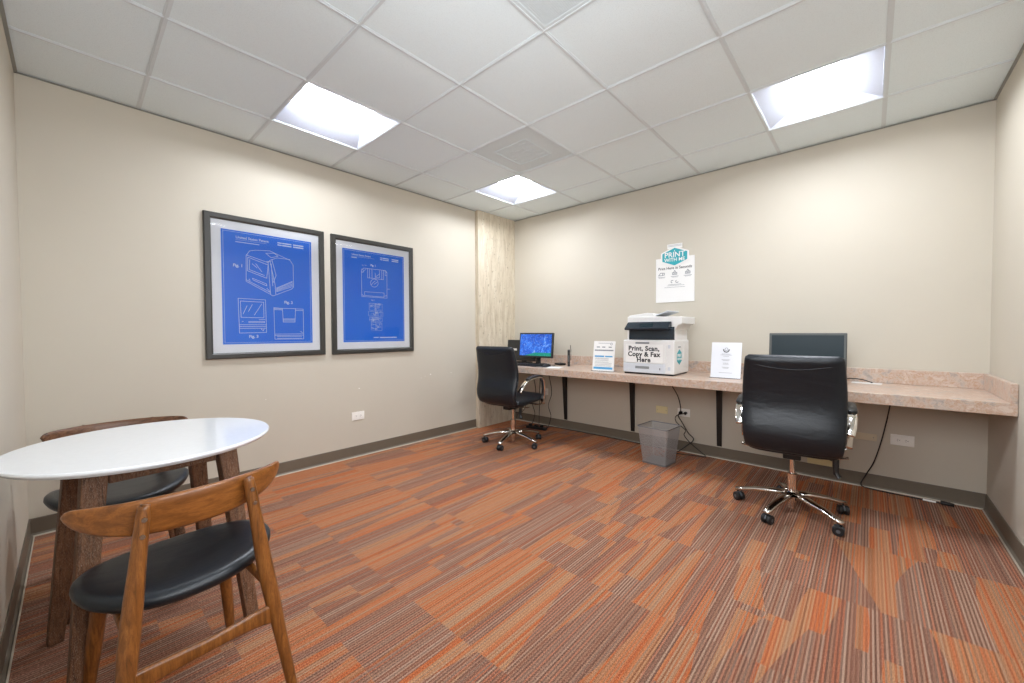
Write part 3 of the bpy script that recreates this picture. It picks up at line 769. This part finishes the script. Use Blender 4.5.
b = NBM(); tube(b, [(.022, .03, .06), (.023, .03, .16), (.018, .03, .225)], .003); obj('antenna', b, 'black', t)
b = NBM(); box(b, -.002, .002, -.0712, -.07, .05, .12); obj('status_lights', b, 'slot', t)
flat('sheet_of_paper', 3.47, -.09, .16, .10, R(-4), 'paper', 'white slip of paper under the cable on the right half of the desk', 'paper', .0002)

# ------------------------------------------------------------------ cables
def cable(name, P, r, label, cat='cable', parent=None):
    b = NBM(); tube(b, P, r, 8, 8); o = obj(name, b, 'cable', parent, smooth=True)
    if parent is None: tag(o, label, cat)
    return o
cable('monitor_cable', [(3.22, -.21, DT+.03), (3.30, -.17, DT+.02), (3.38, -.12, DT+.03), (3.45, -.085, DT+.022), (3.50, -.10, DT+.006)], .0035, 'thin black cable curving across the desk behind the right office chair')
c1 = cable('power_cable', [(3.60, -.16, DB-.002), (3.588, -.12, .60), (3.575, -.09, .50), (3.55, -.07, .35), (3.515, -.055, .20), (3.475, -.05, .10), (3.45, -.05, .02), (3.52, -.06, .008), (3.66, -.07, .008), (3.80, -.075, .008), (3.85, -.08, .008)], .004, 'black power cord hanging from the desk to a plug lying by the right baseboard', 'power cord')
b = NBM(); sweep(b, [(3.84, -.08, .014), (3.88, -.083, .014), (3.90, -.085, .012)], [.014, .016, .008], .011, 12, e=3); obj('plug', b, 'cable', c1)
b = NBM(); sweep(b, [(3.76, -.073, .008), (3.82, -.077, .008)], .0075, .006, 12); obj('tag', b, 'plate', c1, label='pale tag around the cord')
# printer cord with plugs at the outlet
c2 = cable('power_cable', [(2.11, -.16, DB-.002), (2.115, -.10, .62), (2.14, -.06, .55), (2.16, -.045, .48), (2.17, -.04, .40), (2.15, -.04, .34), (2.19, -.05, .28), (2.25, -.07, .20), (2.30, -.08, .15), (2.24, -.10, .08), (2.17, -.14, .02), (2.13, -.16, .008)], .0042, 'black cord dropping from the printer desk to the outlet behind the waste basket', 'power cord')
b = NBM(); sweep(b, [(2.165, -.0105, .37), (2.165, -.03, .37), (2.158, -.045, .368)], [.014, .014, .006], .012, 12, up=(0, 0, 1), e=3); obj('plug', b, 'cable', c2)
c3 = cable('power_cable', [(2.208, -.035, .37), (2.17, -.06, .36), (2.13, -.06, .33), (2.14, -.06, .28), (2.22, -.06, .22), (2.21, -.06, .17), (2.27, -.07, .11), (2.36, -.08, .05), (2.40, -.07, .012), (2.33, -.085, .006), (2.20, -.12, .006), (2.12, -.15, .006)], .0036, 'second black cord looping from the outlet to the carpet behind the waste basket', 'power cord')
b = NBM(); sweep(b, [(2.208, -.0105, .37), (2.208, -.03, .37), (2.214, -.045, .368)], [.013, .013, .006], .012, 12, up=(0, 0, 1), e=3); obj('plug', b, 'cable', c3)
cable('floor_cable', [(.50, -.075, .012), (.75, -.045, .008), (1.1, -.035, .008), (1.5, -.035, .008), (1.80, -.045, .008), (2.0, -.06, .008)], .0045, 'black cable running along the back baseboard carpet edge toward the waste basket')
for k, (x, dx, lb) in enumerate(((.46, .03, 'black computer cord hanging under the desk, nearest the concrete pier'), (.58, -.03, 'black computer cord hanging under the desk in front of the outlet by the left chair'), (.70, .03, 'black computer cord hanging under the desk, furthest right behind the left chair'))):
    cable('computer_cable', [(x, -.16, DB-.002), (x+dx*.4, -.13, .58), (x+dx, -.12, .42), (x+dx*.2, -.15, .28), (x+dx*.9, -.13, .15), (x+dx*.3, -.16, .03), (x+dx*.3, -.19, .035)], .004, lb, 'power cord')
cable('looped_cable', [(.28, -.30, .008)]+[(.34+.06*k/14+.10*math.cos(k*PI/4), -.30+.02*math.sin(k), .30+.13*math.sin(k*PI/4)) for k in range(14)]+[(.30, -.26, DB-.002)], .0035, 'looped black cord dangling behind the left office chair', 'power cord')
t = empty('power_strip', (.60, -.24, 0), R(8), 'black power strip on the carpet under the left end of the desk', 'power strip')
b = NBM(); box(b, -.13, .13, -.025, .025, 0.001, .03); obj('housing', b, 'black', t, bevel=.004)
for k in range(3):
    b = NBM(); box(b, -.10+k*.075, -.065+k*.075, -.015, .015, .03, .055); obj('plug', b, 'cable', t, bevel=.004)

# ------------------------------------------------------------------ waste basket
t = empty('waste_basket', (2.13, -.452, 0), R(-4), 'square grey wire mesh waste basket on the carpet under the desk', 'waste basket')
def sqring(hx_, hy_, z, r, n=5):
    P = []
    for sx, sy, a0 in ((1, 1, 0), (-1, 1, 90), (-1, -1, 180), (1, -1, 270)):
        for k in range(n+1):
            a = R(a0+90*k/n); P.append((sx*(hx_-r)+r*math.cos(a), sy*(hy_-r)+r*math.sin(a), z))
    return P
b = NBM(); rings(b, [sqring(.105+.03*q, .105+.03*q, .006+.308*q, .022) for q in (0, .5, 1)], caps=False); obj('mesh_side', b, 'wire', t)
b = NBM(); rings(b, [sqring(.108, .108, .0, .022), sqring(.108, .108, .014, .022)]); obj('bottom', b, 'rim', t)
b = NBM(); P = sqring(.136, .136, .317, .022); n_ = len(P)
rr = []
for i in range(n_+1):
    p = Vector(P[i % n_]); o_ = Vector((p.x, p.y, 0)).normalized()
    rr.append([p+o_*.0045*math.cos(a*PI/4)+Vector((0, 0, .0045*math.sin(a*PI/4))) for a in range(8)])
rings(b, rr, caps=False); obj('rim', b, 'rim', t, smooth=True)

# ------------------------------------------------------------------ office chairs
def pad(bm, path, half, thick, n=28, e=5, up=(1, 0, 0), ends=.03):
    """padded slab swept along a YZ path; its width runs along X"""
    P = catmull([(0, p[0], p[1]) for p in path], 8); N = len(P)
    d = [0]
    for a, c in zip(P, P[1:]): d.append(d[-1]+(c-a).length)
    tot = d[-1]; rr = []
    for i, p in enumerate(P):
        t_ = (P[min(i+1, N-1)]-P[max(i-1, 0)]).normalized(); nrm = Vector((0, -t_.z, t_.y))
        q = min(d[i], tot-d[i]); s = 1 if q >= ends else math.sqrt(max(.0, 1-(1-q/ends)**2))
        hw = half(d[i]/tot) if callable(half) else half; th = (thick(d[i]/tot) if callable(thick) else thick)/2
        hw_ = hw-.02*(1-s); th_ = max(th*s, .002)
        ring = []
        for k in range(n):
            a = 2*PI*k/n; c, dd = math.cos(a), math.sin(a)
            ring.append(p+Vector((1, 0, 0))*hw_*math.copysign(abs(c)**(2/e), c)+nrm*th_*math.copysign(abs(dd)**(2/2.6), dd))
        rr.append(ring)
    rings(bm, rr)
def office_chair(label, base_rot):
    t = empty('office_chair', (0, 0, 0), 0, label, 'office chair', 'black leather office chairs')
    b = NBM(); pad(b, [(-.300, 1.00), (-.272, .90), (-.245, .78), (-.243, .68), (-.268, .58), (-.272, .52), (-.252, .470), (-.215, .455)],
                   lambda s: .230+.018*math.sin(PI*min(1, s*1.0)), lambda s: .062+.02*math.sin(PI*s), ends=.028)
    bk = obj('backrest', b, 'leather', t, smooth=True)
    b = NBM(); tube(b, [(-.216+.432*k/8, -.318+.0*k, .950-.030*math.sin(PI*k/8)) for k in range(9)], .0035, 6, 4)
    for v in b.verts: v.co.y += .012*math.cos((v.co.x/.222)*PI/2)**2*0+ (abs(v.co.x)/.216)**6*.02
    obj('seam', b, 'leather', bk, smooth=True)
    b = NBM(); pad(b, [(-.225, .452), (-.15, .447), (-.05, .452), (.08, .462), (.22, .464), (.278, .434)], lambda s: .228+.008*math.sin(PI*s), lambda s: .082, ends=.035)
    obj('seat', b, 'leather', t, smooth=True)
    b = NBM(); box(b, -.045, .045, -.11, .11, .358, .405); box(b, -.12, .12, -.03, .03, .385, .41); obj('tilt_mechanism', b, 'black', t, bevel=.006)
    b = NBM()
    for y in (-.09, .13): sweep(b, [(-.265, y, .412), (-.2, y, .402), (.2, y, .402), (.265, y, .412)], .018, .005, 8, e=4)
    obj('arm_brackets', b, 'chrome', t)
    for s in (-1, 1):
        b = NBM(); X = s*.272
        sweep(b, catmull([(X, .135, .415), (X+s*.004, .14, .50), (X+s*.008, .135, .60), (X+s*.006, .115, .665), (X+s*.002, .06, .687), (X, -.06, .682), (X, -.15, .66), (X-s*.004, -.205, .615), (X-s*.014, -.235, .57)], 6), .008, .023, 10, up=(s, 0, 0), e=3)
        am = obj('armrest', b, 'chrome', t, smooth=True, label='chrome loop armrest')
        b = NBM(); sweep(b, catmull([(X, .105, .693), (X, .05, .703), (X, -.06, .698), (X, -.13, .680)], 5), [.021]+[.027]*14+[.021], .011, 12, up=(0, 0, 1), e=2.6)
        obj('arm_pad', b, 'black', am, smooth=True, label='black arm pad')
    b = NBM(); sweep(b, [(.06, -.05, .395), (.17, -.10, .395), (.205, -.15, .395)], .005, n=8); sweep(b, [(.205, -.15, .41), (.205, -.152, .37), (.207, -.154, .325)], [.016, .015, .013], .010, 10, up=(0, 1, 0), e=3)
    sweep(b, [(.207, -.154, .335), (.222, -.16, .310)], [.014, .017], .012, 10); obj('lever', b, 'black', t)
    b = NBM(); cyl(b, (0, 0, .235), .014, .125); obj('gas_piston', b, 'chrome', t, smooth=False)
    b = NBM(); lathe(b, [(.025, .12), (.025, .235), (.022, .238)]); lathe(b, [(.027, .228), (.027, .246), (.02, .248)]); lathe(b, [(.018, .022), (.022, .028), (.022, .122)]); obj('column_sleeve', b, 'chrome', t, smooth=False)
    b = NBM(); lathe(b, [(.03, .085), (.044, .09), (.044, .125), (.032, .135)])
    hub = obj('hub', b, 'chrome', t)
    for k in range(5):
        a = base_rot+k*2*PI/5; c, s = math.cos(a), math.sin(a)
        b = NBM(); sweep(b, [(c*r, s*r, z) for r, z in ((.03, .116), (.10, .112), (.20, .097), (.275, .078), (.312, .070))], [.028, .026, .023, .021, .018], [.016, .015, .013, .012, .010], 12, e=3)
        lg = obj('star_leg', b, 'chrome', t, smooth=True)
        b = NBM(); px, py = c*.30, s*.30
        cyl(b, (px, py, .05), .006, .02, n=10)
        ca = a+R(50+k*37); dx, dy = math.cos(ca), math.sin(ca); ox, oy = px-dy*.010, py+dx*.010
        ax = Vector((dx, dy, 0))
        def wheel(bm, o0, o1, r):
            c0 = Vector((ox, oy, .0275)); s_ = Vector((-dy, dx, 0))
            rings(bm, [[c0+ax*(o)+(s_*math.cos(q*PI/10)+Vector((0, 0, 1))*math.sin(q*PI/10))*(rr_) for q in range(20)] for o, rr_ in ((o0, r*.86), (o0+(o1-o0)*.15, r), (o0+(o1-o0)*.85, r), (o1, r*.86))])
        wheel(b, -.027, -.005, .0275); wheel(b, .005, .027, .0275)
        cs = obj('caster', b, 'casterb', lg, smooth=False)
        b = NBM(); c0 = Vector((ox, oy, .0275)); s_ = Vector((-dy, dx, 0))
        rings(b, [[c0+ax*o+(s_*math.cos(q)+Vector((0, 0, 1))*math.sin(q))*.0295 for q in [PI*.05+PI*.9*k2/8 for k2 in range(9)]]+[c0+ax*o+Vector((0, 0, .0))] for o in (-.004, .004)])
        wheel(b, -.0278, -.0273, .010); wheel(b, .0273, .0278, .010)
        hd = obj('caster_hood', b, 'castg', lg)
    return t
t = office_chair('black leather office chair at the left end of the desk, near the pier', R(210)); t.location = (.785, -.855, 0); t.rotation_euler.z = R(4)
t.name = 'office_chair'
t2 = office_chair('black leather office chair seen from behind at the right half of the desk', R(176)); t2.location = (3.132, -.85, 0); t2.rotation_euler.z = R(5)

# ------------------------------------------------------------------ round table
t = empty('round_table', (1.505, -3.668, 0), R(6), 'round white-topped cafe table with dark walnut legs in the left corner', 'table')
b = NBM(); TR = .3715
lathe(b, [(TR-.035, .719), (TR-.012, .725), (TR-.002, .734), (TR, .738), (TR-.001, .743), (TR-.004, .745)], n=128)
obj('tabletop', b, 'tablewhite', t, smooth=False)
for k in range(4):
    a = R(45+90*k); c, s = math.cos(a), math.sin(a); q, u = Vector((c, s, 0)), Vector((-s, c, 0))
    fq = Vector((-.0, 0, 0))
    def sq(r, z, hh_):
        o = q*r+Vector((-.03, .006, z)); ex, ey = Vector((1, 0, 0))*hh_, Vector((0, 1, 0))*hh_
        return [o-ex-ey, o+ex-ey, o+ex+ey, o-ex+ey]
    b = NBM(); hexa(b, sq(.334, .0, .021), sq(.247, .719, .030)); obj('leg', b, 'walnut', t, bevel=.004)
b = NBM(); r_ = .247*math.cos(R(45))
for s in (-1, 1):
    box(b, -r_, r_-.06, s*r_-.006, s*r_+.018, .655, .719); box(b, s*r_-.042, s*r_-.018, -r_+.036, r_-.024, .655, .719)
obj('apron', b, 'walnut', t, bevel=.002)

# ------------------------------------------------------------------ dining chairs
def dining_chair(label, wood_):
    t = empty('dining_chair', (0, 0, 0), 0, label, 'chair', 'wooden dining chairs with black seats')
    # seat: soft saddle, wider at the back
    b = NBM(); n = 56; levels = [(.90, -.012), (.97, -.006), (1.0, .006), (.995, .018), (.96, .027), (.88, .031), (.6, .030), (.3, .028), (.05, .027)]
    rr = []
    for q, dz in levels:
        ring = []
        for k in range(n):
            a = 2*PI*k/n; c, s = math.cos(a), math.sin(a)
            x = .235*math.copysign(abs(c)**(2/2.25), c); y = .20*math.copysign(abs(s)**(2/2.25), s)
            x *= 1-.10*(y/.2)*(1 if y > 0 else .35)
            x *= q; y *= q
            ring.append((x+.006, y-.055, .412+dz+.030*(abs(x)/.238)**2.2-.006*max(0, y/.2)))
        rr.append(ring)
    rings(b, rr); obj('seat', b, 'vinyl', t, smooth=True)
    # curved back board
    b = NBM(); rr = []; N = 32
    for i in range(N+1):
        u = -1+2*i/N; u = math.sin(u*PI/2)*.5+u*.5; x = .244*math.sin(u*1.15)/math.sin(1.15); yc = -.262+.095*u*u
        hh_ = .051*(1-.66*abs(u)**2.3)*math.sqrt(max(.006, 1-abs(u)**20))
        zc_ = .713-.051*(1-.66*abs(u)**2.3)-.004*u*u; th = .010*(1-.45*abs(u)**2)+.0005
        tx = Vector((.252*1.15*math.cos(u*1.15)/math.sin(1.15), .19*u, 0)).normalized(); nn = Vector((-tx.y, tx.x, 0))
        ring = []
        for k in range(14):
            a = 2*PI*k/14; c, s = math.cos(a), math.sin(a); cc = math.copysign(abs(c)**.6, c); ss = math.copysign(abs(s)**.75, s)
            z = zc_+hh_*ss; ring.append(Vector((x, yc, z))+nn*th*cc+Vector((0, -.10*(hh_*ss), 0)))
        rr.append(ring)
    rings(b, rr); obj('backrest', b, wood_+'b', t, smooth=True)
    for s in (-1, 1):
        top, mid, foot = Vector((s*.117, -.283, .697)), Vector((s*.150, -.303, .42)), Vector((s*.202, -.375, 0))
        P = catmull([top+Vector((0, .001, .007)), top, top.lerp(mid, .3), top.lerp(mid, .6), mid, mid.lerp(foot, .35), mid.lerp(foot, .7), foot], 3)
        N = len(P); ra = []
        for p in P:
            z = p.z; ra.append(.0135 if z > .695 else .0150+.0068*math.exp(-((z-.40)/.17)**2)-(.004 if z < .1 else 0)*(1-z/.1))
        ra[0] = .006; ra[1] = .010
        b = NBM(); sweep(b, P, ra, [q*.92 for q in ra], 14, up=(0, 1, 0)); lg = obj('rear_leg', b, wood_, t, smooth=True)
        for dz in (-.022, -.062):
            p = top.lerp(mid, -dz/.275); b = NBM(); cyl(b, (p.x, p.y-.0185, p.z), .0058, .006, 'Y', 14); obj('screw', b, 'screw', lg)
        b = NBM(); A, B = Vector((s*.150, .080, .405)), Vector((s*.188, .125, 0)); P = [A.lerp(B, k/8) for k in range(9)]
        sweep(b, P, [.017, .0185, .0195, .0195, .019, .018, .0165, .015, .013], n=14, up=(0, 1, 0)); obj('front_leg', b, wood_, t, smooth=True)
        b = NBM(); sweep(b, [(s*.152, -.295, .382), (s*.150, -.15, .388), (s*.148, .0, .390), (s*.150, .080, .388)], [.009]*4, [.016, .013, .013, .016], 10, e=3); obj('side_rail', b, wood_, t, smooth=True)
    b = NBM(); P = [(-.166, -.322, .29), (-.12, -.326, .297), (-.06, -.330, .300), (0, -.332, .300), (.06, -.330, .300), (.12, -.326, .297), (.166, -.322, .29)]
    sweep(b, catmull(P, 4), .009, [.031-.013*math.sin(PI*k/24) for k in range(25)], 12, e=3.4); obj('stretcher', b, wood_, t, smooth=True)
    b = NBM(); sweep(b, [(-.15, .080, .385), (0, .095, .388), (.15, .080, .385)], .009, .014, 10, e=3); obj('front_rail', b, wood_, t, smooth=True)
    return t
n1 = dining_chair('honey wood dining chair with black seat, its back toward the camera', 'honey'); n1.location = (1.842, -3.656, 0); n1.rotation_euler.z = R(95)
n2 = dining_chair('dark wood dining chair with black seat on the far side of the round table', 'walnut'); n2.location = (1.03, -3.712, 0); n2.rotation_euler.z = R(-90)
